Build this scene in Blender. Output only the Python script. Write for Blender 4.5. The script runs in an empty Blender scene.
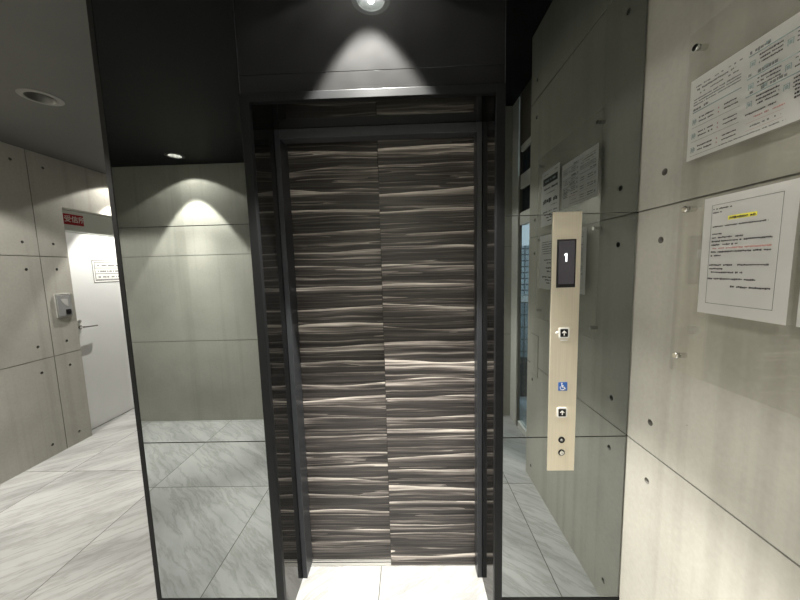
import bpy, bmesh, math, random
from mathutils import Vector, Matrix
R = random.Random(7)
S = bpy.context.scene
COL = S.collection

# ------------------------------------------------------------------ dimensions (metres)
XR, XL, XW = 0.893, -1.154, -3.216       # right wall face, left end of the mirror wall, left wall face
YB = -1.965                              # back wall face
ZC, ZH = 2.690, 3.128                    # low ceiling, high ceiling by the entrance
Z1, Z2 = 0.887, 1.787                    # horizontal joint heights
XE, YE = 1.069, -1.062                   # entrance glazing plane, end of the right concrete wall

# ------------------------------------------------------------------ material helpers
class NT:
    def __init__(s, name):
        s.m = bpy.data.materials.new(name); s.m.use_nodes = True
        s.t = s.m.node_tree; s.t.nodes.clear()
        s.out = s.t.nodes.new('ShaderNodeOutputMaterial')
    def n(s, kind, **kw):
        nd = s.t.nodes.new(kind)
        for k, v in kw.items():
            if k.startswith('i_'):
                key = k[2:]
                key = int(key) if key.isdigit() else key.replace('_', ' ')
                if isinstance(v, bpy.types.NodeSocket): s.t.links.new(v, nd.inputs[key])
                else: nd.inputs[key].default_value = v
            else: setattr(nd, k, v)
        return nd
    def math(s, op, a, b=0.0, c=None):
        nd = s.t.nodes.new('ShaderNodeMath'); nd.operation = op
        for i, v in enumerate([a, b] + ([c] if c is not None else [])):
            if isinstance(v, bpy.types.NodeSocket): s.t.links.new(v, nd.inputs[i])
            else: nd.inputs[i].default_value = v
        return nd.outputs[0]
    def ramp(s, fac, stops):
        nd = s.t.nodes.new('ShaderNodeValToRGB'); e = nd.color_ramp.elements
        while len(e) < len(stops): e.new(0.5)
        for el, (p, c) in zip(e, stops):
            el.position = p; el.color = (*c, 1) if len(c) == 3 else c
        s.t.links.new(fac, nd.inputs[0]); return nd.outputs[0]
    def mix(s, fac, a, b, blend='MIX'):
        nd = s.t.nodes.new('ShaderNodeMix'); nd.data_type = 'RGBA'; nd.blend_type = blend
        for i, v in ((0, fac), (6, a), (7, b)):
            if isinstance(v, bpy.types.NodeSocket): s.t.links.new(v, nd.inputs[i])
            else: nd.inputs[i].default_value = v if i == 0 else ((*v, 1) if len(v) == 3 else v)
        return nd.outputs[2]
    def end(s, sock):
        s.t.links.new(sock, s.out.inputs[0]); return s.m

def plain(name, col, rough=0.5, metal=0.0, spec=0.5, var=0.06, scale=30):
    """solid colour with a slight procedural mottling"""
    k = NT(name)
    co = k.n('ShaderNodeTexCoord').outputs['Object']
    nz = k.n('ShaderNodeTexNoise', i_Vector=co, i_Scale=scale, i_Detail=4.0).outputs[0]
    c = k.ramp(nz, [(0.3, tuple(x * (1 - var) for x in col)), (0.7, tuple(min(1, x * (1 + var)) for x in col))])
    b = k.n('ShaderNodeBsdfPrincipled', i_Base_Color=c, i_Roughness=rough, i_Metallic=metal)
    b.inputs['Specular IOR Level'].default_value = spec
    return k.end(b.outputs[0])

def emit(name, col, strength):
    k = NT(name)
    e = k.n('ShaderNodeEmission', i_Color=(*col, 1), i_Strength=strength)
    return k.end(e.outputs[0])

def mirror(name, tint, dust, rough=0.0):
    """tinted mirror glass with a faint film of dust"""
    k = NT(name)
    g = k.n('ShaderNodeBsdfGlossy', i_Color=(*tint, 1), i_Roughness=rough)
    co = k.n('ShaderNodeTexCoord').outputs['Object']
    nz = k.n('ShaderNodeTexNoise', i_Vector=co, i_Scale=9.0, i_Detail=6.0).outputs[0]
    dc = k.ramp(nz, [(0.3, (dust * .8,) * 3), (0.75, (dust * 1.2,) * 3)])
    d = k.n('ShaderNodeBsdfDiffuse', i_Color=dc)
    a = k.n('ShaderNodeAddShader', i_0=g.outputs[0], i_1=d.outputs[0])
    return k.end(a.outputs[0])

def clear(name, tint, gloss=1.0, cap=1.0):
    k = NT(name)
    t = k.n('ShaderNodeBsdfTransparent', i_Color=(*tint, 1))
    g = k.n('ShaderNodeBsdfGlossy', i_Color=(1, 1, 1, 1), i_Roughness=0.02)
    gm = k.n('ShaderNodeNewGeometry')
    dt = k.n('ShaderNodeVectorMath', operation='DOT_PRODUCT', i_0=gm.outputs['Incoming'], i_1=gm.outputs['Normal'])
    f = k.math('ADD', 0.04, k.math('MULTIPLY', 0.96, k.math('POWER', k.math('SUBTRACT', 1.0, k.math('ABSOLUTE', dt.outputs['Value'])), 5.0)))
    m = k.n('ShaderNodeMixShader', i_0=k.math('MINIMUM', k.math('MULTIPLY', f, gloss), cap), i_1=t.outputs[0], i_2=g.outputs[0])
    return k.end(m.outputs[0])

def concrete(name, base):
    k = NT(name)
    co = k.n('ShaderNodeTexCoord').outputs['Object']
    big = k.n('ShaderNodeTexNoise', i_Vector=co, i_Scale=1.7, i_Detail=5.0, i_Roughness=0.55).outputs[0]
    fine = k.n('ShaderNodeTexNoise', i_Vector=co, i_Scale=55.0, i_Detail=6.0, i_Roughness=0.65).outputs[0]
    mp = k.n('ShaderNodeMapping', i_Vector=co); mp.inputs['Scale'].default_value = (14, 14, 0.35)
    run = k.n('ShaderNodeTexNoise', i_Vector=mp.outputs[0], i_Scale=1.0, i_Detail=4.0).outputs[0]
    c = k.ramp(big, [(0.30, tuple(x * .84 for x in base)), (0.55, base), (0.78, tuple(x * 1.09 for x in base))])
    c = k.mix(0.55, c, k.ramp(fine, [(0.3, (.86, .86, .86)), (0.7, (1.04, 1.04, 1.04))]), 'MULTIPLY')
    c = k.mix(0.55, c, k.ramp(run, [(0.34, (.80, .80, .79)), (0.5, (1, 1, 1))]), 'MULTIPLY')
    vor = k.n('ShaderNodeTexVoronoi', i_Vector=co, i_Scale=11.0)
    pore = k.ramp(vor.outputs['Distance'], [(0.012, (.45, .45, .44)), (0.03, (1, 1, 1))])
    c = k.mix(0.8, c, pore, 'MULTIPLY')
    bp = k.n('ShaderNodeBump', i_Strength=0.12, i_Distance=0.004, i_Height=fine)
    b = k.n('ShaderNodeBsdfPrincipled', i_Base_Color=c, i_Roughness=0.62, i_Normal=bp.outputs[0])
    b.inputs['Specular IOR Level'].default_value = 0.25
    return k.end(b.outputs[0])

def wood():
    """dark laminate with pale horizontal streaks"""
    k = NT('zebrano_laminate')
    co = k.n('ShaderNodeTexCoord').outputs['Object']
    sx = k.n('ShaderNodeSeparateXYZ', i_0=co)
    X, Y, Z = sx.outputs
    # slow waviness of the grain
    wv = k.n('ShaderNodeTexNoise', i_Vector=k.n('ShaderNodeCombineXYZ', i_0=k.math('MULTIPLY', X, 2.2), i_1=k.math('MULTIPLY', Y, 9), i_2=k.math('MULTIPLY', Z, 7)).outputs[0], i_Scale=1.0, i_Detail=2.0).outputs[0]
    zz = k.math('ADD', Z, k.math('MULTIPLY', k.math('SUBTRACT', wv, 0.5), 0.030))
    def layer(sx_, sz_, det, seed, rough=0.6):
        v = k.n('ShaderNodeCombineXYZ', i_0=k.math('MULTIPLY', X, sx_), i_1=k.math('ADD', k.math('MULTIPLY', Y, 30), seed), i_2=k.math('MULTIPLY', zz, sz_))
        return k.n('ShaderNodeTexNoise', i_Vector=v.outputs[0], i_Scale=1.0, i_Detail=det, i_Roughness=rough).outputs[0]
    b = layer(1.5, 85, 5.0, 11.0, 0.72)
    c = layer(2.6, 300, 3.0, 23.0, 0.7)
    d = layer(0.9, 34, 2.0, 47.0)
    # bands that fade in and break off sharply, about a hand's width apart
    wv2 = layer(0.55, 5.0, 2.0, 5.0)
    sw = k.math('FRACT', k.math('ADD', k.math('MULTIPLY', zz, 10.5), k.math('MULTIPLY', wv2, 2.4)))
    band = k.math('POWER', sw, 5.0)
    sw2 = k.math('FRACT', k.math('ADD', k.math('MULTIPLY', zz, 23.0), k.math('MULTIPLY', d, 3.0)))
    band2 = k.math('MULTIPLY', k.math('POWER', sw2, 4.0), 0.55)
    bb = k.math('MULTIPLY', k.math('ADD', band, band2), k.math('MULTIPLY', b, 1.25))
    f = k.math('ADD', k.math('ADD', k.math('MULTIPLY', b, 0.55), k.math('MULTIPLY', c, 0.25)), k.math('MULTIPLY', bb, 0.46))
    col = k.ramp(f, [(0.30, (.008, .007, .0066)), (0.40, (.026, .023, .0215)), (0.50, (.066, .058, .053)), (0.62, (.24, .214, .194)), (0.78, (.66, .605, .545))])
    bs = k.n('ShaderNodeBsdfPrincipled', i_Base_Color=col, i_Roughness=0.34)
    bs.inputs['Specular IOR Level'].default_value = 0.35
    return k.end(bs.outputs[0])

def marble():
    k = NT('white_marble_tiles')
    PX, PY, OX, OY = 0.886, 1.0225, 0.712, 1.125
    co = k.n('ShaderNodeTexCoord').outputs['Object']
    s = k.n('ShaderNodeSeparateXYZ', i_0=co)
    u = k.math('DIVIDE', k.math('SUBTRACT', s.outputs[0], OX), PX)
    v = k.math('DIVIDE', k.math('SUBTRACT', s.outputs[1], OY), PY)
    iu, iv = k.math('FLOOR', u), k.math('FLOOR', v)
    fu, fv = k.math('FRACT', u), k.math('FRACT', v)
    eu = k.math('MULTIPLY', k.math('MINIMUM', fu, k.math('SUBTRACT', 1.0, fu)), PX)
    ev = k.math('MULTIPLY', k.math('MINIMUM', fv, k.math('SUBTRACT', 1.0, fv)), PY)
    edge = k.math('MINIMUM', eu, ev)
    wn = k.n('ShaderNodeTexWhiteNoise', noise_dimensions='2D', i_Vector=k.n('ShaderNodeCombineXYZ', i_0=iu, i_1=iv).outputs[0])
    off = k.n('ShaderNodeVectorMath', operation='SCALE', i_0=wn.outputs['Color']); off.inputs['Scale'].default_value = 40
    loc = k.n('ShaderNodeVectorMath', operation='ADD', i_0=co, i_1=off.outputs[0]).outputs[0]
    # veins run diagonally; wobble them
    wob = k.n('ShaderNodeTexNoise', i_Vector=loc, i_Scale=3.5, i_Detail=5.0, i_Roughness=0.6)
    wv = k.n('ShaderNodeVectorMath', operation='MULTIPLY_ADD', i_0=wob.outputs['Color'], i_1=(0.085, 0.085, 0.0), i_2=loc).outputs[0]
    mp = k.n('ShaderNodeMapping', i_Vector=wv); mp.inputs['Rotation'].default_value = (0, 0, math.radians(-38)); 
    mp2 = k.n('ShaderNodeMapping', i_Vector=mp.outputs[0]); mp2.inputs['Scale'].default_value = (2.0, 15.0, 1)
    n1 = k.n('ShaderNodeTexNoise', i_Vector=mp2.outputs[0], i_Scale=1.0, i_Detail=6.0, i_Roughness=0.6).outputs[0]
    ridge = k.math('ABSOLUTE', k.math('SUBTRACT', n1, 0.5))
    vein = k.ramp(ridge, [(0.0, (.68, .67, .65)), (0.02, (.83, .825, .81)), (0.065, (1, 1, 1))])
    mp3 = k.n('ShaderNodeMapping', i_Vector=mp.outputs[0]); mp3.inputs['Scale'].default_value = (1.6, 5.0, 1)
    n2 = k.n('ShaderNodeTexNoise', i_Vector=mp3.outputs[0], i_Scale=1.0, i_Detail=4.0).outputs[0]
    base = k.ramp(n2, [(0.3, (.26, .261, .256)), (0.5, (.335, .335, .328)), (0.7, (.385, .385, .376))])
    c = k.mix(0.75, base, vein, 'MULTIPLY')
    j = k.n('ShaderNodeMath', operation='LESS_THAN', i_0=edge); j.inputs[1].default_value = 0.0026
    c = k.mix(j.outputs[0], c, (.09, .088, .08))
    b = k.n('ShaderNodeBsdfPrincipled', i_Base_Color=c, i_Roughness=0.38)
    b.inputs['Specular IOR Level'].default_value = 0.35
    return k.end(b.outputs[0])

def brushed(name, col, rough=0.38, axis=2):
    k = NT(name)
    co = k.n('ShaderNodeTexCoord').outputs['Object']
    mp = k.n('ShaderNodeMapping', i_Vector=co)
    sc = [400, 400, 400]; sc[axis] = 3
    mp.inputs['Scale'].default_value = sc
    nz = k.n('ShaderNodeTexNoise', i_Vector=mp.outputs[0], i_Scale=1.0, i_Detail=3.0).outputs[0]
    c = k.ramp(nz, [(0.3, tuple(x * .93 for x in col)), (0.7, tuple(min(1, x * 1.05) for x in col))])
    b = k.n('ShaderNodeBsdfPrincipled', i_Base_Color=c, i_Roughness=rough, i_Metallic=0.75)
    return k.end(b.outputs[0])

def blocks(name, c1, c2, cm, sx, sz):
    k = NT(name)
    co = k.n('ShaderNodeTexCoord').outputs['Object']
    s = k.n('ShaderNodeSeparateXYZ', i_0=co)
    v = k.n('ShaderNodeCombineXYZ', i_0=s.outputs[0], i_1=s.outputs[2])
    br = k.n('ShaderNodeTexBrick', i_Vector=v.outputs[0], i_Color1=(*c1, 1), i_Color2=(*c2, 1), i_Mortar=(*cm, 1), i_Scale=1.0)
    br.offset = 0.0
    br.inputs['Mortar Size'].default_value = 0.008
    br.inputs['Brick Width'].default_value = sx; br.inputs['Row Height'].default_value = sz
    b = k.n('ShaderNodeBsdfPrincipled', i_Base_Color=br.outputs[0], i_Roughness=0.5)
    return k.end(b.outputs[0])

M = dict(
    conc=concrete('fair_faced_concrete', (.405, .393, .347)),
    mortar=plain('dark_plug_mortar', (.15, .146, .13), 0.9),
    joint=plain('joint_shadow_gap', (.21, .205, .18), 0.9),
    black_ceil=plain('black_ceiling_paint', (.006, .0075, .0075), 0.7, spec=0.2),
    grey_ceil=plain('grey_ceiling_paint', (.085, .084, .079), 0.8, spec=0.2, var=0.03, scale=4),
    mirror=mirror('grey_mirror_glass', (.285, .302, .298), 0.0008),
    over=mirror('dark_overdoor_glass', (.065, .073, .078), 0.012, 0.03),
    lining=mirror('polished_black_steel', (.22, .22, .215), 0.002, 0.03),
    marble=marble(), wood=wood(),
    frame=plain('dark_bronze_frame', (.007, .0075, .008), 0.45, 0.0, 0.14),
    strip=plain('charcoal_steel', (.045, .048, .053), 0.40, 0.5),
    black=plain('black_gloss', (.006, .006, .007), 0.25),
    blackm=plain('black_matt', (.008, .008, .008), 0.7, spec=0.2),
    champagne=brushed('champagne_steel', (.74, .675, .55), 0.42),
    steel=brushed('brushed_steel', (.55, .55, .52), 0.35),
    steel_h=brushed('sill_steel', (.62, .61, .57), 0.35, 0),
    chrome=plain('chrome', (.72, .72, .70), 0.12, 1.0),
    white_plastic=plain('white_plastic', (.78, .77, .74), 0.4, var=0.02),
    grey_plastic=plain('grey_plastic', (.24, .24, .235), 0.5),
    lightgrey_plastic=plain('pale_grey_plastic', (.42, .42, .40), 0.5),
    paper=plain('white_paper', (.86, .85, .82), 0.85, spec=0.15, var=0.025, scale=14),
    ink=plain('black_ink', (.045, .045, .045), 0.8, spec=0.1),
    greyink=plain('grey_ink', (.20, .205, .20), 0.8, spec=0.1),
    teal=plain('grey_teal_ink', (.33, .40, .39), 0.8, spec=0.1),
    pink=plain('pale_red_ink', (.55, .32, .29), 0.8, spec=0.1),
    yellow=plain('yellow_marker', (.78, .72, .10), 0.8, spec=0.1),
    red=plain('red_sign_plastic', (.40, .012, .018), 0.4),
    blue=plain('blue_sign_film', (.02, .10, .36), 0.35),
    white_ink=plain('white_ink', (.82, .80, .78), 0.5),
    door_white=plain('pale_door_paint', (.78, .79, .775), 0.45, var=0.015, scale=3),
    door_frame=plain('pale_green_grey_steel', (.72, .75, .70), 0.45, var=0.015, scale=3),
    acrylic=clear('clear_acrylic', (.978, .978, .970), 1.0, 0.05),
    glass=clear('window_glass', (.90, .94, .94)),
    dglass=clear('smoked_glass', (.06, .065, .065)),
    lens=plain('smoked_screen', (.055, .05, .065), 0.12, spec=0.8),
    digit=emit('lit_digit', (1, 1, 1), 1.6),
    lamp=emit('lit_lamp', (1, .97, .90), 28.0),
    lamp_off=plain('unlit_lamp_diffuser', (.085, .085, .07), 0.4),
    reflector=plain('downlight_reflector', (.75, .75, .72), 0.25, 0.7),
    reflector_dark=plain('dark_downlight_baffle', (.10, .10, .09), 0.4),
    grey_trim=plain('grey_downlight_trim', (.13, .128, .118), 0.5), white_trim=plain('white_downlight_trim', (.70, .70, .67), 0.4),
    black_trim=plain('black_downlight_trim', (.03, .03, .03), 0.4),
    ent_frame=plain('grey_entrance_frame', (.55, .55, .51), 0.45),
    ent_brown=plain('olive_panel', (.11, .10, .075), 0.6),
    tiles=blocks('pale_blue_wall_tiles', (.74, .80, .83), (.50, .58, .62), (.12, .14, .15), .10, .075),
    lattice=blocks('grey_blue_wall_tiles', (.34, .41, .44), (.27, .33, .36), (.06, .075, .08), .10, .16),
    pave=plain('outdoor_paving', (.42, .45, .47), 0.8),
    planter=plain('dark_planter', (.03, .03, .03), 0.7),
)

# ------------------------------------------------------------------ geometry helpers
def box(bm, x0, x1, y0, y1, z0, z1, bevel=0.0, mat=0):
    r = bmesh.ops.create_cube(bm, size=1.0)
    vs = r['verts']
    for v in vs:
        v.co = Vector(((x0 + x1) / 2 + v.co.x * (x1 - x0), (y0 + y1) / 2 + v.co.y * (y1 - y0), (z0 + z1) / 2 + v.co.z * (z1 - z0)))
    fs = {f for v in vs for f in v.link_faces}
    for f in fs: f.material_index = mat
    if bevel:
        es = list({e for v in vs for e in v.link_edges})
        bmesh.ops.bevel(bm, geom=es, offset=bevel, segments=2, profile=0.5, affect='EDGES')

def lathe(bm, prof, origin, axis, n=32):
    """revolve (radius, height) profile about axis through origin; a point at radius 0 closes the end"""
    a = Vector(axis).normalized(); t = a.orthogonal().normalized(); b = a.cross(t)
    rings = []
    for r, h in prof:
        c = Vector(origin) + a * h
        if r < 1e-6: rings.append([bm.verts.new(c)])
        else: rings.append([bm.verts.new(c + (t * math.cos(2 * math.pi * i / n) + b * math.sin(2 * math.pi * i / n)) * r) for i in range(n)])
    for p, q in zip(rings, rings[1:]):
        for i in range(n):
            j = (i + 1) % n
            if len(p) == 1 and len(q) == 1: continue
            if len(p) == 1: bm.faces.new((p[0], q[j], q[i]))
            elif len(q) == 1: bm.faces.new((p[i], p[j], q[0]))
            else: bm.faces.new((p[i], p[j], q[j], q[i]))

def tube(bm, pts, r, n=12):
    pts = [Vector(p) for p in pts]; rings = []
    for i, p in enumerate(pts):
        d = (pts[min(i + 1, len(pts) - 1)] - pts[max(i - 1, 0)]).normalized()
        t = d.cross(Vector((0.13, 0.31, 1))).normalized(); b = d.cross(t)
        rings.append([bm.verts.new(p + (t * math.cos(2 * math.pi * k / n) + b * math.sin(2 * math.pi * k / n)) * r) for k in range(n)])
    for p, q in zip(rings, rings[1:]):
        for k in range(n): bm.faces.new((p[k], p[(k + 1) % n], q[(k + 1) % n], q[k]))
    bm.faces.new(rings[0]); bm.faces.new(rings[-1])

def poly(bm, outline, to3d, depth):
    """flat outline (u,v) extruded; to3d(u,v,h) maps to space"""
    f = [bm.verts.new(to3d(u, v, depth)) for u, v in outline]
    g = [bm.verts.new(to3d(u, v, 0)) for u, v in outline]
    bm.faces.new(f); bm.faces.new(g[::-1]); n = len(outline)
    for i in range(n): bm.faces.new((f[i], g[i], g[(i + 1) % n], f[(i + 1) % n]))

def rrect(cu, cv, w, h, r, n=5):
    o = []
    for sx, sy, a0 in ((1, 1, 0), (-1, 1, 90), (-1, -1, 180), (1, -1, 270)):
        for i in range(n + 1):
            a = math.radians(a0 + 90 * i / n)
            o.append((cu + sx * (w / 2 - r) + r * math.cos(a), cv + sy * (h / 2 - r) + r * math.sin(a)))
    return o

def link(name, bm, mats, parent=None, origin=None, smooth=False):
    bmesh.ops.recalc_face_normals(bm, faces=bm.faces[:])
    me = bpy.data.meshes.new(name); 
    if smooth:
        for f in bm.faces: f.smooth = True
    bm.to_mesh(me); bm.free()
    for m in (mats if isinstance(mats, (list, tuple)) else [mats]): me.materials.append(M[m])
    o = bpy.data.objects.new(name, me); COL.objects.link(o)
    if smooth:
        try: me.set_sharp_from_angle(angle=math.radians(35))
        except Exception: pass
    if parent is not None:
        o.parent = parent
        o.matrix_parent_inverse = Matrix.Translation(parent.location).inverted() if parent.type == 'EMPTY' else Matrix()
    return o

def B(): return bmesh.new()
def boxobj(name, mats, parent, *boxes, bevel=0.0):
    bm = B()
    for b in boxes: box(bm, *b, bevel=bevel)
    return link(name, bm, mats, parent)
def tag(o, label, cat, group=None):
    o['label'] = label; o['category'] = cat
    if group: o['group'] = group
    return o
def thing(name, loc, label, cat, group=None):
    o = bpy.data.objects.new(name, None); COL.objects.link(o); o.location = loc; o.empty_display_size = 0.1
    return tag(o, label, cat, group)
def struct(o):
    o['kind'] = 'structure'; return o

def cut(o, cutters):
    """subtract bmeshes from a wall slab, keeping the cutters' materials"""
    for bm, m in cutters:
        bmesh.ops.recalc_face_normals(bm, faces=bm.faces[:])
        me = bpy.data.meshes.new('cutter'); bm.to_mesh(me); bm.free(); me.materials.append(M[m])
        c = bpy.data.objects.new('cutter', me); COL.objects.link(c)
        md = o.modifiers.new('cut', 'BOOLEAN'); md.operation = 'DIFFERENCE'; md.object = c; md.solver = 'EXACT'
        md.material_mode = 'TRANSFER'
        dg = bpy.context.evaluated_depsgraph_get()
        new = bpy.data.meshes.new_from_object(o.evaluated_get(dg))
        o.modifiers.clear(); old = o.data; o.data = new; new.name = o.name
        bpy.data.meshes.remove(old); bpy.data.objects.remove(c); bpy.data.meshes.remove(me)
    return o

def holes(pts, axis, g=0.80):
    """conical tie-bolt recesses; pts on the wall face, axis points into the wall"""
    bm = B(); a = Vector(axis)
    for p in pts: lathe(bm, [(0, -0.004), (0.0158 * g, -0.004), (0.0115 * g, 0.017), (0, 0.017)], p, a, 20)
    return bm
def slots(*bs):
    bm = B()
    for b in bs: box(bm, *b)
    return bm

# ------------------------------------------------------------------ the setting
struct(boxobj('floor', 'marble', None, (-3.5, 1.28, -2.3, 3.6, -0.08, 0.0)))
HZ = (0.105, 0.770, 1.002, 1.672, 1.902, 2.572)
JW = 0.0028
# right concrete wall
w = boxobj('wall_right', ['conc'], None, (XR, 1.28, YE, 0.03, -0.02, 3.3))
pts = [(XR, -0.110, z) for z in HZ] + [(XR, -0.968, z) for z in HZ + (2.805,)] + [(XR, -0.110, 2.805)]
cut(w, [(slots(*[(XR - .01, XR + .006, YE - .01, .04, z - JW, z + JW) for z in (Z1, Z2, 2.687)]), 'joint'), (holes(pts, (1, 0, 0), 0.78), 'mortar')])
struct(w)
# left concrete wall with the recess of the white door
w = boxobj('wall_left', ['conc'], None, (XW - 0.30, XW, -2.2, 3.6, -0.02, 2.9))
pts = [(XW, y, z) for z in HZ for y in (1.347, 1.577, 0.55, 0.33)]
cut(w, [(slots((XW - 0.122, XW + .05, 1.690, 2.640, -0.1, 2.254)), 'conc'),
        (slots(*[(XW - .004, XW + .01, -2.3, 3.7, z - .0032, z + .0032) for z in (Z1, Z2)]), 'joint'),
        (slots(*[(XW - .004, XW + .01, y - .0032, y + .0032, -.1, 2.75) for y in (1.457, 0.44)]), 'joint'),
        (holes(pts, (-1, 0, 0)), 'mortar')])
struct(w)
# back wall
w = boxobj('wall_back', ['conc'], None, (-3.5, XE + .012, YB - 0.2, YB, -0.02, 3.3))
cut(w, [(slots(*[(-3.6, 1.4, YB - .006, YB + .01, z - JW, z + JW) for z in (Z1, Z2)]), 'joint')])
struct(w)
struct(boxobj('wall_end', 'conc', None, (-3.5, XL + 0.02, 3.4, 3.6, -0.02, 2.9)))
# wall behind the mirror glass, with the lift opening
struct(boxobj('wall_front', 'blackm', None,
    (XL + 0.006, -0.616, 0.010, 3.45, -0.02, 2.9), (0.388, 1.28, 0.010, 0.60, -0.02, 3.3),
    (-0.616, 0.388, 0.010, 0.60, 2.272, 3.3), (-0.616, 0.388, 0.44, 0.60, -0.02, 2.272)))
struct(boxobj('baseboard_front', 'blackm', None, (XL + .016, -0.610, 0.0, 0.0098, 0.0, 0.145), (0.384, XR, 0.0, 0.0098, 0.0, 0.145)))
struct(boxobj('trim_1', 'blackm', None, (XL - 0.003, XL + 0.0155, -0.002, 0.0098, 0.0, ZC)))
# ceilings: black over the lift lobby, grey over the side corridor
DL = dict(left=(-2.85, -0.20), main=(-0.117, -0.145), back_left=(-2.115, -1.720), back=(-0.10, -1.70), corridor=(-2.975, 2.24), off=(-2.193, 0.728))
XS = 0.46
def ceil_holes(names, z, r=0.0705):
    bm = B()
    for k in names: lathe(bm, [(0, -.05), (r, -.05), (r, .075), (0, .075)], (*DL[k], z), (0, 0, 1), 32)
    return bm
c = boxobj('ceiling', ['black_ceil'], None, (-3.5, XS, YB - .1, 0.004, ZC, ZC + 0.6))
cut(c, [(ceil_holes(('main', 'back_left', 'back', 'left'), ZC), 'black_ceil')]); struct(c)
struct(boxobj('ceiling_high', 'black_ceil', None, (XS, 1.28, YB - .1, 0.02, ZH, ZH + 0.16)))
c = boxobj('ceiling_corridor', ['grey_ceil'], None, (-3.5, XL + 0.02, 0.004, 3.55, ZC, ZC + 0.2))
cut(c, [(ceil_holes(('corridor',), ZC), 'grey_ceil'), (ceil_holes(('off',), ZC, .087), 'grey_ceil')]); struct(c)

# ------------------------------------------------------------------ white door in the left wall
XD = XW - 0.119
d = boxobj('door_1', 'door_white', None, (XD - .0, XD + .004, 1.745, 2.585, 0.008, 2.04))
struct(d)
boxobj('door_frame', 'door_frame', d, (XD - .002, XD + .014, 1.692, 1.743, 0.0, 2.252), (XD - .002, XD + .014, 2.587, 2.638, 0.0, 2.252), (XD - .002, XD + .008, 1.743, 2.587, 2.044, 2.252))
bm = B()
lathe(bm, [(0, 0), (.021, 0), (.021, .008), (.012, .010), (.010, .045), (0, .045)], (XD + .004, 1.812, 1.088), (1, 0, 0), 24)
tube(bm, [(XD + .043, 1.806, 1.088), (XD + .050, 1.83, 1.087), (XD + .050, 1.90, 1.084), (XD + .048, 1.948, 1.082)], .0085)
link('door_handle', bm, 'chrome', d, smooth=True)
bm = B()
lathe(bm, [(0, 0), (.017, 0), (.017, .010), (.010, .013), (0, .013)], (XD + .004, 1.812, 1.150), (1, 0, 0), 24)
link('lock_cylinder', bm, 'steel', d, smooth=True)

# ------------------------------------------------------------------ mirror wall
GAP = 0.0016
rows = [(0.149, Z1 - GAP, 'Lower'), (Z1 + GAP, Z2 - GAP / 2, 'Middle'), (Z2 + GAP / 2, ZC - .002, 'Upper')]
for side, x0, x1, top in (('left', XL + 0.016, -0.6105, ZC - .002), ('right', 0.3835, XR - 0.007, ZH - .004)):
    for z0, z1, nm in rows:
        if nm == 'Upper': z1 = top
        o = boxobj('mirror_panel', 'mirror', None, (x0, x1, 0.0, 0.0095, z0, z1), bevel=0.0008)
        what = {('left', 'Lower'): 'reflecting the marble floor, left of the lift door', ('left', 'Middle'): 'reflecting the plain concrete wall, left of the lift door',
                ('left', 'Upper'): 'reflecting black ceiling and a small downlight, left side', ('right', 'Lower'): 'reflecting floor and concrete, below the call panel',
                ('right', 'Middle'): 'behind the beige call panel', ('right', 'Upper'): 'above the beige call panel, by the concrete wall'}[(side, nm)]
        tag(o, f'{nm.lower()} grey mirror wall panel {what}', 'mirror panel', 'grey mirror panels beside the lift')
o = boxobj('overdoor_panel', 'over', None, (-0.6087, 0.3817, 0.0, 0.0095, 2.3325, ZC - .002), bevel=0.0008)
tag(o, 'dark glossy panel above the lift door, lit by a ceiling spot', 'wall panel')
o2 = boxobj('transom_strip', 'over', o, (-0.6087, 0.3817, 0.0, 0.0095, 2.265, 2.331), bevel=0.0008)

boxobj('seam_glint_strip', 'strip', o, (-0.6102, -0.6090, -.0015, 0.0095, 2.265, ZC - .002))  # thin strips added so the panel's side seams catch a bright line
boxobj('seam_glint_strip', 'strip', o, (0.3820, 0.3832, -.0015, 0.0095, 2.265, ZC - .002))

# ------------------------------------------------------------------ lift entrance
lift = thing('elevator_entrance', (-0.114, 0.15, 0.0), 'elevator door of dark streaked wood grain in a black steel surround', 'elevator')
OX0, OX1, OZ = -0.580, 0.352, 2.234
boxobj('outer_frame', 'frame', lift, (-0.608, OX0 + .006, -0.012, 0.012, 0.0, 2.262), (OX1 - .004, 0.381, -0.012, 0.012, 0.0, 2.262), (OX0 + .006, OX1 - .004, -0.012, 0.012, OZ - .002, 2.262), bevel=0.0015)
boxobj('reveal_lining', 'lining', lift, (OX0 - .02, OX0, 0.0122, 0.370, 0.0, OZ + .02))
boxobj('reveal_lining', 'lining', lift, (OX1, OX1 + .02, 0.0122, 0.370, 0.0, OZ + .02))
boxobj('reveal_soffit', 'lining', lift, (OX0, OX1, 0.0122, 0.370, OZ, OZ + .02))
boxobj('inner_jamb', 'strip', lift, (OX0 + .0005, OX0 + .024, 0.222, 0.318, 0.0, OZ - .0005), bevel=0.002)
boxobj('inner_jamb', 'strip', lift, (OX1 - .024, OX1 - .0005, 0.222, 0.284, 0.0, OZ - .0005), bevel=0.002)
boxobj('inner_head', 'strip', lift, (OX0 + .0245, OX1 - .0245, 0.222, 0.284, OZ - .042, OZ - .0005), bevel=0.002)
boxobj('door_panel', 'wood', lift, (OX0 + .001, -0.105, 0.324, 0.354, 0.006, OZ - .002), bevel=0.001)
boxobj('door_panel', 'wood', lift, (-0.120, OX1 - .001, 0.287, 0.319, 0.006, OZ - .002), bevel=0.001)
boxobj('edge_seal', 'black', lift, (-0.1215, -0.1203, 0.288, 0.318, 0.006, OZ - .002))
sill = boxobj('sill', 'steel_h', lift, (OX0 + .001, OX1 - .001, 0.288, 0.304, 0.0, 0.004), (OX0 + .001, OX1 - .001, 0.310, 0.318, 0.0, 0.004), (OX0 + .001, OX1 - .001, 0.322, 0.368, 0.0, 0.004))
boxobj('sill_groove', 'black', sill, (OX0 + .001, OX1 - .001, 0.288, 0.368, 0.0, 0.0012))

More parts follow.
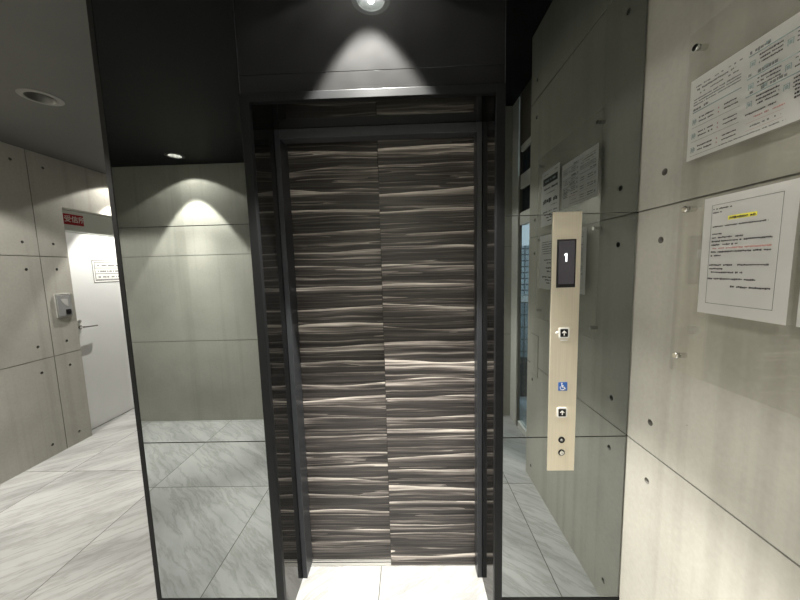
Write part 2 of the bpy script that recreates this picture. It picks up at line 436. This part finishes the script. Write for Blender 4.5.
# ------------------------------------------------------------------ call panel
PX0, PX1, PZ0, PZ1, PT = 0.5665, 0.6765, 0.742, 1.796, 0.005
cp = thing('call_panel', (0.6215, 0.0, PZ0), 'tall narrow beige metal lift call panel on the right mirror', 'control panel')
boxobj('face_plate', 'champagne', cp, (PX0, PX1, -PT, -0.0003, PZ0, PZ1), bevel=0.0012)
def onp(y): return lambda u, v, h: (u, y - h, v)
F = -PT - 0.0002
sc = boxobj('display_screen', 'black', cp, (0.5835, 0.6565, F - .003, F, 1.506, 1.692), bevel=0.0008)
boxobj('screen_glass', 'lens', sc, (0.5895, 0.6505, F - .0042, F - .0031, 1.520, 1.686))
# numeral 1
bm = B()
poly(bm, [(0.6155, 1.606), (0.6220, 1.606), (0.6220, 1.639), (0.6172, 1.639), (0.6105, 1.635), (0.6105, 1.6295), (0.6155, 1.631)], onp(F - .0044), .0005)
link('floor_numeral', bm, 'digit', sc)
def button(cx, cz, label=None):
    bm = B(); poly(bm, rrect(cx, cz, .042, .043, .008), onp(F), .0015)
    b = link('call_button', bm, 'white_plastic', cp)
    bm = B(); poly(bm, rrect(cx, cz, .030, .032, .003), onp(F - .0016), .0008)
    link('button_face', bm, 'black', b)
    bm = B(); y = onp(F - .0025)
    poly(bm, [(cx, cz + .010), (cx - .009, cz + .001), (cx - .006, cz - .0015), (cx - .0017, cz + .0035), (cx - .0017, cz - .010), (cx + .0017, cz - .010), (cx + .0017, cz + .0035), (cx + .006, cz - .0015), (cx + .009, cz + .001)], y, .0004)
    link('up_arrow', bm, 'white_ink', b)
    return b
button(0.6195, 1.3255); button(0.6205, 0.9955)
# small raised dots beside and beneath the upper button
bm = B()
lathe(bm, [(0, 0), (.0055, 0), (.005, .0015), (0, .002)], (0.5925, F, 1.326), (0, -1, 0), 16)
link('tactile_dot', bm, 'white_plastic', cp)
boxobj('braille_strip', 'white_plastic', cp, (0.606, 0.634, F - .0008, F, 1.2935, 1.2985), bevel=.0003)
bm = B(); WX, WZ = 0.6205, 1.1055
poly(bm, rrect(WX, WZ, .036, .036, .002), onp(F), .0008)
ws = link('wheelchair_sign', bm, 'blue', cp)
bm = B(); yy = onp(F - .001)
poly(bm, [(WX - .0045 + .0028 * math.cos(a * .524), WZ + .0130 + .0028 * math.sin(a * .524)) for a in range(12)], yy, .0004)
poly(bm, [(WX - .0062, WZ + .0094), (WX - .0028, WZ + .0094), (WX - .0022, WZ + .0055), (WX + .0035, WZ + .0055), (WX + .0035, WZ + .0030), (WX - .0018, WZ + .0030), (WX - .0012, WZ - .0008), (WX + .0055, WZ - .0008), (WX + .0090, WZ - .0085), (WX + .0118, WZ - .0085), (WX + .0118, WZ - .0112), (WX + .0070, WZ - .0112), (WX + .0036, WZ - .0036), (WX - .0046, WZ - .0036)], yy, .0004)
arc = [math.radians(150 + i * 15) for i in range(15)]
poly(bm, [(WX - .0015 + .0108 * math.cos(a), WZ - .0045 + .0108 * math.sin(a)) for a in arc] + [(WX - .0015 + .0082 * math.cos(a), WZ - .0045 + .0082 * math.sin(a)) for a in arc[::-1]], yy, .0004)
link('wheelchair_symbol', bm, 'white_ink', ws)
bm = B(); lathe(bm, [(0, 0), (.0135, 0), (.0135, .002), (.0115, .003), (.0105, .0015), (0, .0015)], (0.6215, F, 0.8775), (0, -1, 0), 28)
k1 = link('speaker_port', bm, 'black', cp, smooth=True)
bm = B(); lathe(bm, [(0, 0), (.0055, 0), (.0045, .0022), (0, .0024)], (0.6215, F - .0016, 0.8775), (0, -1, 0), 20)
link('port_centre', bm, 'grey_plastic', k1, smooth=True)
bm = B(); lathe(bm, [(0, 0), (.0135, 0), (.0135, .002), (.0115, .003), (.0105, .0015), (0, .0015)], (0.6225, F, 0.8225), (0, -1, 0), 28)
k2 = link('key_switch', bm, 'black', cp, smooth=True)
bm = B(); lathe(bm, [(0, 0), (.0095, 0), (.0088, .0030), (0, .0034)], (0.6225, F - .0016, 0.8225), (0, -1, 0), 24)
kc = link('key_cylinder', bm, 'chrome', k2, smooth=True)
boxobj('keyhole', 'black', kc, (0.6215, 0.6235, F - .0056, F - .0049, 0.8185, 0.8245))

# ------------------------------------------------------------------ notice board and notices on the right wall
BX0, BX1 = 0.8670, 0.8720
nb = thing('notice_board', (XR, -0.53, 1.243), 'clear acrylic notice board standing off the right concrete wall on metal pins', 'notice board')
boxobj('acrylic_sheet', 'acrylic', nb, (BX0, BX1, -0.865, -0.208, 1.243, 2.266))
for y in (-0.2335, -0.8385):
    for z in (1.2945, 1.7555, 2.2175):
        bm = B()
        lathe(bm, [(0, 0), (.0085, 0), (.0085, XR - BX1 - .0002), (0, XR - BX1 - .0002)], (XR - .0001, y, z), (-1, 0, 0), 20)
        lathe(bm, [(0, 0), (.0095, 0), (.0095, .006), (.0080, .0075), (0, .0075)], (BX0 - .0003, y, z), (-1, 0, 0), 20)
        link('standoff_pin', bm, 'chrome', nb, smooth=True)

class Sheet:
    """a notice on the board; u runs to the reader's right, v up, both in metres from the lower left corner"""
    def __init__(s, y_left, y_right, z0, z1, bend, label, loc_x=BX0 - .0012):
        s.yl, s.w, s.z0, s.h, s.bend, s.x = y_left, y_left - y_right, z0, z1 - z0, bend, loc_x
        nu, nv = 16, 16
        bm = B(); g = [[bm.verts.new(s.at(s.w * i / nu, s.h * j / nv, 0)) for j in range(nv + 1)] for i in range(nu + 1)]
        for i in range(nu):
            for j in range(nv): bm.faces.new((g[i][j], g[i + 1][j], g[i + 1][j + 1], g[i][j + 1]))
        bmesh.ops.solidify(bm, geom=bm.faces[:], thickness=0.0004)
        s.o = link('notice_sheet', bm, 'paper', None, smooth=True)
        tag(s.o, label, 'notice', 'paper notices on the acrylic board')
        s.ink = {}
    def at(s, u, v, lift):
        b = s.bend(u / s.w, v / s.h)
        return Vector((s.x - b - lift, s.yl - u, s.z0 + v))
    def q(s, u0, u1, v0, v1, m='ink', lift=.0009):
        bm = s.ink.setdefault(m, B())
        bm.faces.new([bm.verts.new(s.at(u, v, lift)) for u, v in ((u0, v0), (u1, v0), (u1, v1), (u0, v1))])
    def line(s, u0, u1, v, h, m='ink', fill=.8, wmin=.5, wmax=1.1):
        """a line of print: glyph-sized blocks with gaps and uneven heights"""
        u = u0
        while u < u1:
            w_ = h * R.uniform(wmin, wmax)
            if R.random() < fill:
                a = R.uniform(0, .30) * h; b = h * R.uniform(.7, 1)
                s.q(u, min(u + w_ * .84, u1), v + a, v + b, m)
            u += w_
    def done(s):
        for m, bm in s.ink.items():
            link({'ink': 'printing', 'greyink': 'fine_print', 'teal': 'heading_print', 'pink': 'red_print', 'yellow': 'marker_highlight'}[m], bm, m, s.o)

# landscape guide sheet, two columns
s = Sheet(-0.2235, -0.5480, 1.898, 2.128, lambda a, b: 0.0003 * math.sin(a * 5), 'landscape printed guide sheet with grey green headings, upper sheet nearest the mirror')
W, H = s.w, s.h
s.line(.018, .145, .203, .0045, 'greyink', .55, 1, 2); s.line(.022, .13, .192, .006, 'greyink', .9); s.line(.018, .145, .181, .004, 'greyink', .55, 1, 2)
for i in range(3): s.line(.014, .145, .168 - i * .0075, .0042, 'greyink', .93)
s.q(.012, .148, .1335, .1365, 'teal'); s.line(.014, .060, .1385, .0085, 'greyink', .9)
for r_ in range(3):
    v = .112 - r_ * .040
    s.q(.012, .148, v - .021, v - .0202, 'greyink')
    for i in range(2):
        s.line(.034, .078, v - i * .011, .0048, 'ink', .95); s.line(.106, .142, v - i * .011 + .001, .0042, 'ink', .95); s.q(.090, .093, v - i * .011, v - i * .011 + .004, 'pink')
    for k_ in range(4): s.q(.014 + k_ * .0032, .0165 + k_ * .0032, v - .012 + (k_ % 2) * .004, v + .004 - (k_ % 2) * .003, 'teal')
for r_, v in enumerate((.203, .150, .108)):
    s.q(.160, .315, v - .0065, v - .0035, 'teal'); s.line(.162, .205 + r_ * .02, v - .002, .009, 'greyink', .9); s.q(.196, .206, v, v + .008, 'teal')
    for i in range(3):
        s.line(.184, .232, v - .016 - i * .009, .0045, 'ink', .92); s.line(.258, .310, v - .016 - i * .009, .0045, 'ink', .85)
    for (a, b) in ((.164, .176), (.240, .252)):
        s.q(a, b, v - .020, v - .0185, 'teal'); s.q(a, a + .002, v - .032, v - .0185, 'teal'); s.q(b - .002, b, v - .032, v - .0185, 'teal'); s.q(a + .003, b - .003, v - .030, v - .022, 'teal')
s.line(.162, .228, .058, .0045, 'ink'); s.line(.182, .214, .046, .005, 'pink'); s.line(.222, .246, .046, .0045, 'pink', .8)
for i in range(4): s.line(.262, .312, .075 - i * .0085, .005, 'ink', .95)
for (a, b) in ((.166, .244),): 
    for v in (.020, .038): s.q(a, b, v, v + .0006, 'pink')
    s.line(.172, .24, .026, .005, 'greyink', .6)
s.line(.10, .25, .010, .0035, 'greyink', .8)
s.done()

# bordered letter with a highlighted heading
s = Sheet(-0.2935, -0.5150, 1.445, 1.772, lambda a, b: 0.0040 * a ** 2 * (1 - b) + 0.0014 * math.sin(b * 3.1) * a, 'portrait bordered notice with a yellow highlighted line, below the landscape sheet')
s.w = s.w; W, H = s.w, s.h
for (a, b, c, d_) in ((.024, .1925, .030, .0312), (.024, .1925, .304, .3052), (.024, .0252, .030, .3052), (.1913, .1925, .030, .3052)): s.q(a, b, c, d_, 'greyink')
s.q(.070, .140, .2590, .2695, 'yellow', .0006); s.line(.074, .137, .2605, .0065, 'ink', .95)
s.line(.028, .078, .291, .0045); s.line(.028, .052, .281, .0045)
s.line(.030, .166, .2425, .0042, 'ink', .85)
s.line(.030, .056, .222, .0045)
for i, e in enumerate((.112, .178, .10, .178, .178, .058)):
    s.line(.030, e, .2115 - i * .0098, .0050, 'pink' if i == 3 else 'ink', .88)
s.line(.088, .178, .2115 - 3 * .0098, .0050, 'pink', .85)
for i, e in enumerate((.176, .066, .118)): s.line(.028 + .006 * (i == 2), e, .136 - i * .0100, .0050, 'ink', .9)
s.line(.026, .150, .098, .0055, 'ink', .92); s.line(.090, .184, .078, .0058, 'ink', .93)
s.done()
# farther pair, seen in the mirror
s = Sheet(-0.5760, -0.8060, 1.832, 2.160, lambda a, b: 0.0003 * math.sin(a * 4), 'portrait notice with a solid black title bar, mirrored beside the guide sheet')
s.q(.020, .205, .245, .285, 'ink'); s.line(.045, .18, .258, .014, 'teal', .9)
s.line(.02, .06, .305, .006, 'greyink'); s.line(.14, .20, .302, .006, 'greyink', .8)
s.line(.02, .19, .212, .014, 'ink', .95, .7, 1.0); s.line(.05, .17, .188, .006, 'greyink')
s.line(.02, .20, .130, .032, 'ink', .85, .45, .8); s.line(.02, .10, .112, .006, 'greyink')
for i in range(4): s.line(.02, .20 - i * .02, .080 - i * .018, .008, 'ink', .9)
s.done()
s = Sheet(-0.5300, -0.8120, 1.445, 1.776, lambda a, b: 0.003 * a * (1 - b) * a, 'plain portrait text notice seen in the mirror left of the call panel')
for i in range(6): s.line(.03, .25, .285 - i * .014, .0065, 'greyink', .92)
for i, e in enumerate((.22, .18)): s.line(.03, e, .175 - i * .018, .008, 'ink', .9)
s.line(.06, .20, .125, .011, 'ink', .9); s.line(.10, .18, .105, .010, 'ink', .9)
for i in range(3): s.line(.03, .24 - i * .03, .070 - i * .018, .010, 'ink', .9)
s.done()

# flush access hatch in the concrete, seen in the mirror
h = boxobj('access_hatch', 'joint', None, (XR - .0016, XR - .0002, -1.000, -0.872, 0.815, 1.110))
tag(h, 'slim flush access hatch in the concrete wall, mirrored left of the call panel', 'hatch')
boxobj('hatch_cover', 'conc', h, (XR - .0045, XR - .0017, -0.996, -0.876, 0.819, 1.106), bevel=0.001)
boxobj('hatch_window', 'conc', h, (XR - .0062, XR - .0046, -0.965, -0.915, 0.865, 1.070), bevel=0.0008)

# ------------------------------------------------------------------ things on the left wall and door
ic = thing('intercom', (XW, 1.588, 1.226), 'small square grey intercom panel on the left concrete wall', 'intercom')
b0 = boxobj('housing', 'steel', ic, (XW + .0002, XW + .013, 1.520, 1.656, 1.228, 1.446), bevel=0.003)
boxobj('front_plate', 'grey_plastic', ic, (XW + .0132, XW + .016, 1.531, 1.645, 1.240, 1.432), bevel=0.001)
bm = B(); poly(bm, [(1.556, 1.400), (1.618, 1.396), (1.618, 1.325), (1.588, 1.345)], lambda u, v, hh: (XW + .0162 + hh, u, v), .0008)
link('speaker_mark', bm, 'lightgrey_plastic', ic)
boxobj('camera_window', 'black', ic, (XW + .0162, XW + .018, 1.592, 1.636, 1.252, 1.298), bevel=0.0006)

sg = boxobj('red_sign', 'red', None, (XD + .0084, XD + .0100, 1.778, 1.980, 2.116, 2.220), bevel=0.0004)
tag(sg, 'small red sign with white characters on the frame above the white door', 'sign')
def text_mesh(name, body, size, m, parent, mat, bold=0.0):
    cu = bpy.data.curves.new(name, 'FONT'); cu.body = body; cu.size = size; cu.align_x = 'CENTER'; cu.align_y = 'CENTER'; cu.extrude = 0.0002; cu.offset = bold
    t = bpy.data.objects.new(name, cu); COL.objects.link(t)
    me = bpy.data.meshes.new_from_object(t.evaluated_get(bpy.context.evaluated_depsgraph_get())); bpy.data.objects.remove(t)
    me.transform(m); me.materials.clear(); me.materials.append(M[mat])
    o = bpy.data.objects.new(name, me); COL.objects.link(o); o.parent = parent; return o
RL = Matrix(((0, 0, 1, 0), (1, 0, 0, 0), (0, 1, 0, 0), (0, 0, 0, 1)))   # text facing +X, reading along +Y
text_mesh('lettering', '受信所', 0.067, Matrix.Translation((XD + .0104, 1.895, 2.168)) @ RL, sg, 'white_ink', 0.0008)

dn = boxobj('door_notice', 'paper', None, (XD + .0042, XD + .0052, 2.012, 2.372, 1.528, 1.772), bevel=0.0003)
tag(dn, 'framed white paper notice stuck on the white door', 'notice')
def fr(y0, y1, z0, z1, t_): return [(XD + .0053, XD + .0056, y0, y1, z0, z0 + t_), (XD + .0053, XD + .0056, y0, y1, z1 - t_, z1), (XD + .0053, XD + .0056, y0, y0 + t_, z0 + t_, z1 - t_), (XD + .0053, XD + .0056, y1 - t_, y1, z0 + t_, z1 - t_)]
boxobj('notice_border', 'ink', dn, *fr(2.014, 2.370, 1.530, 1.770, .006), *fr(2.036, 2.348, 1.552, 1.748, .005))
bm = B()
for i in range(3):
    z = 1.725 - i * .062
    box(bm, XD + .0053, XD + .0056, 2.045, 2.34, z - .040, z - .035)
    u = 2.07
    while u < 2.32:
        w_ = R.uniform(.008, .016)
        if R.random() < .7: box(bm, XD + .0053, XD + .0056, u, u + w_ * .7, z - .018, z - .003)
        u += w_
link('printing', bm, 'ink', dn)

# ------------------------------------------------------------------ downlights
def downlight(key, label, on, lights, trim):
    x, y = DL[key]; g = 1.0 if on else 1.24
    t = thing('downlight', (x, y, ZC), label, 'downlight', 'recessed ceiling downlights')
    bm = B(); lathe(bm, [(a_ * g, b_) for a_, b_ in [(.0560, 0.001), (.0800, -.0005), (.0800, -.003), (.0570, -.006), (.0555, -.002), (.0560, .001)]], (x, y, ZC), (0, 0, 1), 40)
    link('trim_ring', bm, trim, t, smooth=True)
    bm = B(); lathe(bm, [(a_ * g, b_) for a_, b_ in [(.0555, -.001), (.0440, .046), (.0450, .047), (.0575, 0.0)]], (x, y, ZC), (0, 0, 1), 40)
    link('reflector', bm, 'reflector' if on else 'reflector_dark', t, smooth=True)
    bm = B(); lathe(bm, [(a_ * g, b_) for a_, b_ in [(0, .048), (.0445, .048), (.0445, .054), (0, .054)]], (x, y, ZC), (0, 0, 1), 40)
    link('lamp', bm, 'lamp' if on else 'lamp_off', t)
    if on:
        for nm, power, ang, blend, z, rad in lights:
            ld = bpy.data.lights.new('downlight_beam', 'SPOT'); ld.energy = power; ld.spot_size = math.radians(2 * ang); ld.spot_blend = blend
            ld.shadow_soft_size = rad; ld.color = (1.0, .97, .905)
            lo = bpy.data.objects.new('downlight_beam', ld); COL.objects.link(lo); lo.location = (x, y, z)
def beams(pw, aw, pn, an, bn=0.25, pt=0, at=20):
    b = [('w', pw, aw, .12, ZC - .004, .012), ('n', pn, an, bn, ZC + .022, .014)]
    if pt: b.append(('t', pt, at, 1.0, ZC + .022, .014))
    return (b,)
downlight('main', 'lit downlight in the black ceiling close above the lift door', True, *beams(7, 70, 440, 31, .3, 330, 20), 'white_trim')
downlight('back_left', 'lit downlight reflected in the left mirror, above the plain concrete wall', True, *beams(20, 62, 250, 34, .2, 420, 22), 'black_trim')
downlight('back', 'lit downlight at the back of the lobby, glinting in the acrylic board', True, *beams(42, 66, 240, 44, .7), 'black_trim')
downlight('left', 'added unseen downlight in the black ceiling on the left side of the lobby', True, *beams(240, 71, 70, 38, .4), 'black_trim')  # lamp added out of view to brighten the walls and left floor
downlight('corridor', 'lit downlight in the grey corridor ceiling in front of the white door', True, *beams(16, 62, 140, 36), 'white_trim')
downlight('off', 'unlit round downlight in the grey ceiling at the upper left', False, None, 'grey_trim')

# ------------------------------------------------------------------ glazed entrance in the side recess, and what stands outside
YG0, YG1 = -1.075, -1.740
win = boxobj('window_1', 'ent_frame', None,
    (XE, XE + .012, YB + .001, YG1 - .060, 0.0, ZH), (XE - .012, XE + .012, YG1 - .058, YG1 - .020, 0.0, 2.414),
    (XE, XE + .05, YG1, YE, 2.290, 2.414), (XE, XE + .05, YG1, YE, 1.965, 2.078), (XE, XE + .05, YG1, YE, 2.62, 2.67), (XE, XE + .05, YG1, YE, 0.0, 0.06),
    (XE, XE + .05, -1.10, YE, 0.0, ZH))
struct(win)
boxobj('frame_edge', 'ent_brown', win, (XE - .004, XE + .02, YG1 - .019, YG1, 0.0, ZH))
boxobj('header_panel', 'ent_brown', win, (XE, XE + .05, YG1, -1.10, 2.672, ZH))
boxobj('transom_pane', 'dglass', win, (XE + .02, XE + .026, YG1, -1.10, 2.414, 2.62))
boxobj('transom_pane', 'dglass', win, (XE + .02, XE + .026, YG1, -1.10, 2.078, 2.29))
boxobj('door_pane', 'glass', win, (XE + .02, XE + .026, YG1, -1.10, 0.06, 1.965))
struct(boxobj('ground', 'pave', None, (1.28, 6.0, -9.0, 1.0, -0.10, -0.005)))
gw = thing('tiled_wall', (1.75, -2.75, 0.0), 'pale blue tiled wall outside the glass entrance, seen in the mirror', 'wall')
boxobj('upper_tiles', 'tiles', gw, (1.30, 3.4, -2.85, -2.75, 1.22, 1.84))
boxobj('lower_tiles', 'lattice', gw, (1.30, 3.4, -2.85, -2.74, 0.0, 1.12))
boxobj('ledge', 'white_plastic', gw, (1.30, 3.4, -2.86, -2.70, 1.13, 1.21))
pb = boxobj('planter_box', 'planter', None, (1.31, 2.2, -2.68, -2.45, -0.004, 0.42), bevel=0.005)
tag(pb, 'dark planter box at the foot of the tiled wall outside the entrance', 'planter')

# ------------------------------------------------------------------ daylight outside
wd = bpy.data.worlds.new('overcast_sky'); S.world = wd; wd.use_nodes = True
nt = wd.node_tree; nt.nodes.clear()
ow = nt.nodes.new('ShaderNodeOutputWorld'); bg = nt.nodes.new('ShaderNodeBackground')
bg.inputs[0].default_value = (.66, .78, .88, 1); bg.inputs[1].default_value = 2.0
nt.links.new(bg.outputs[0], ow.inputs[0])

# ------------------------------------------------------------------ camera
f_, yaw, pitch, roll = 310.3088, math.radians(-1.3082), math.radians(5.8656), math.radians(-1.5494)
fw = Vector((math.sin(yaw) * math.cos(pitch), math.cos(yaw) * math.cos(pitch), -math.sin(pitch)))
rt = Vector((math.cos(yaw), -math.sin(yaw), 0)); up = rt.cross(fw)
r2 = rt * math.cos(roll) + up * math.sin(roll); u2 = r2.cross(fw)
cd = bpy.data.cameras.new('camera'); cam = bpy.data.objects.new('camera', cd); COL.objects.link(cam)
cd.sensor_width = 36; cd.sensor_fit = 'HORIZONTAL'; cd.lens = f_ * 36 / 800; cd.clip_start = 0.02
cam.matrix_world = Matrix(((r2.x, u2.x, -fw.x, 0), (r2.y, u2.y, -fw.y, -1.2304), (r2.z, u2.z, -fw.z, 1.5988), (0, 0, 0, 1)))
S.camera = cam
vs = S.view_settings
S.display_settings.display_device = 'sRGB'
vs.view_transform = 'Standard'; vs.look = 'None'; vs.gamma = 1.0; vs.use_curve_mapping = False; vs.exposure = 0.42
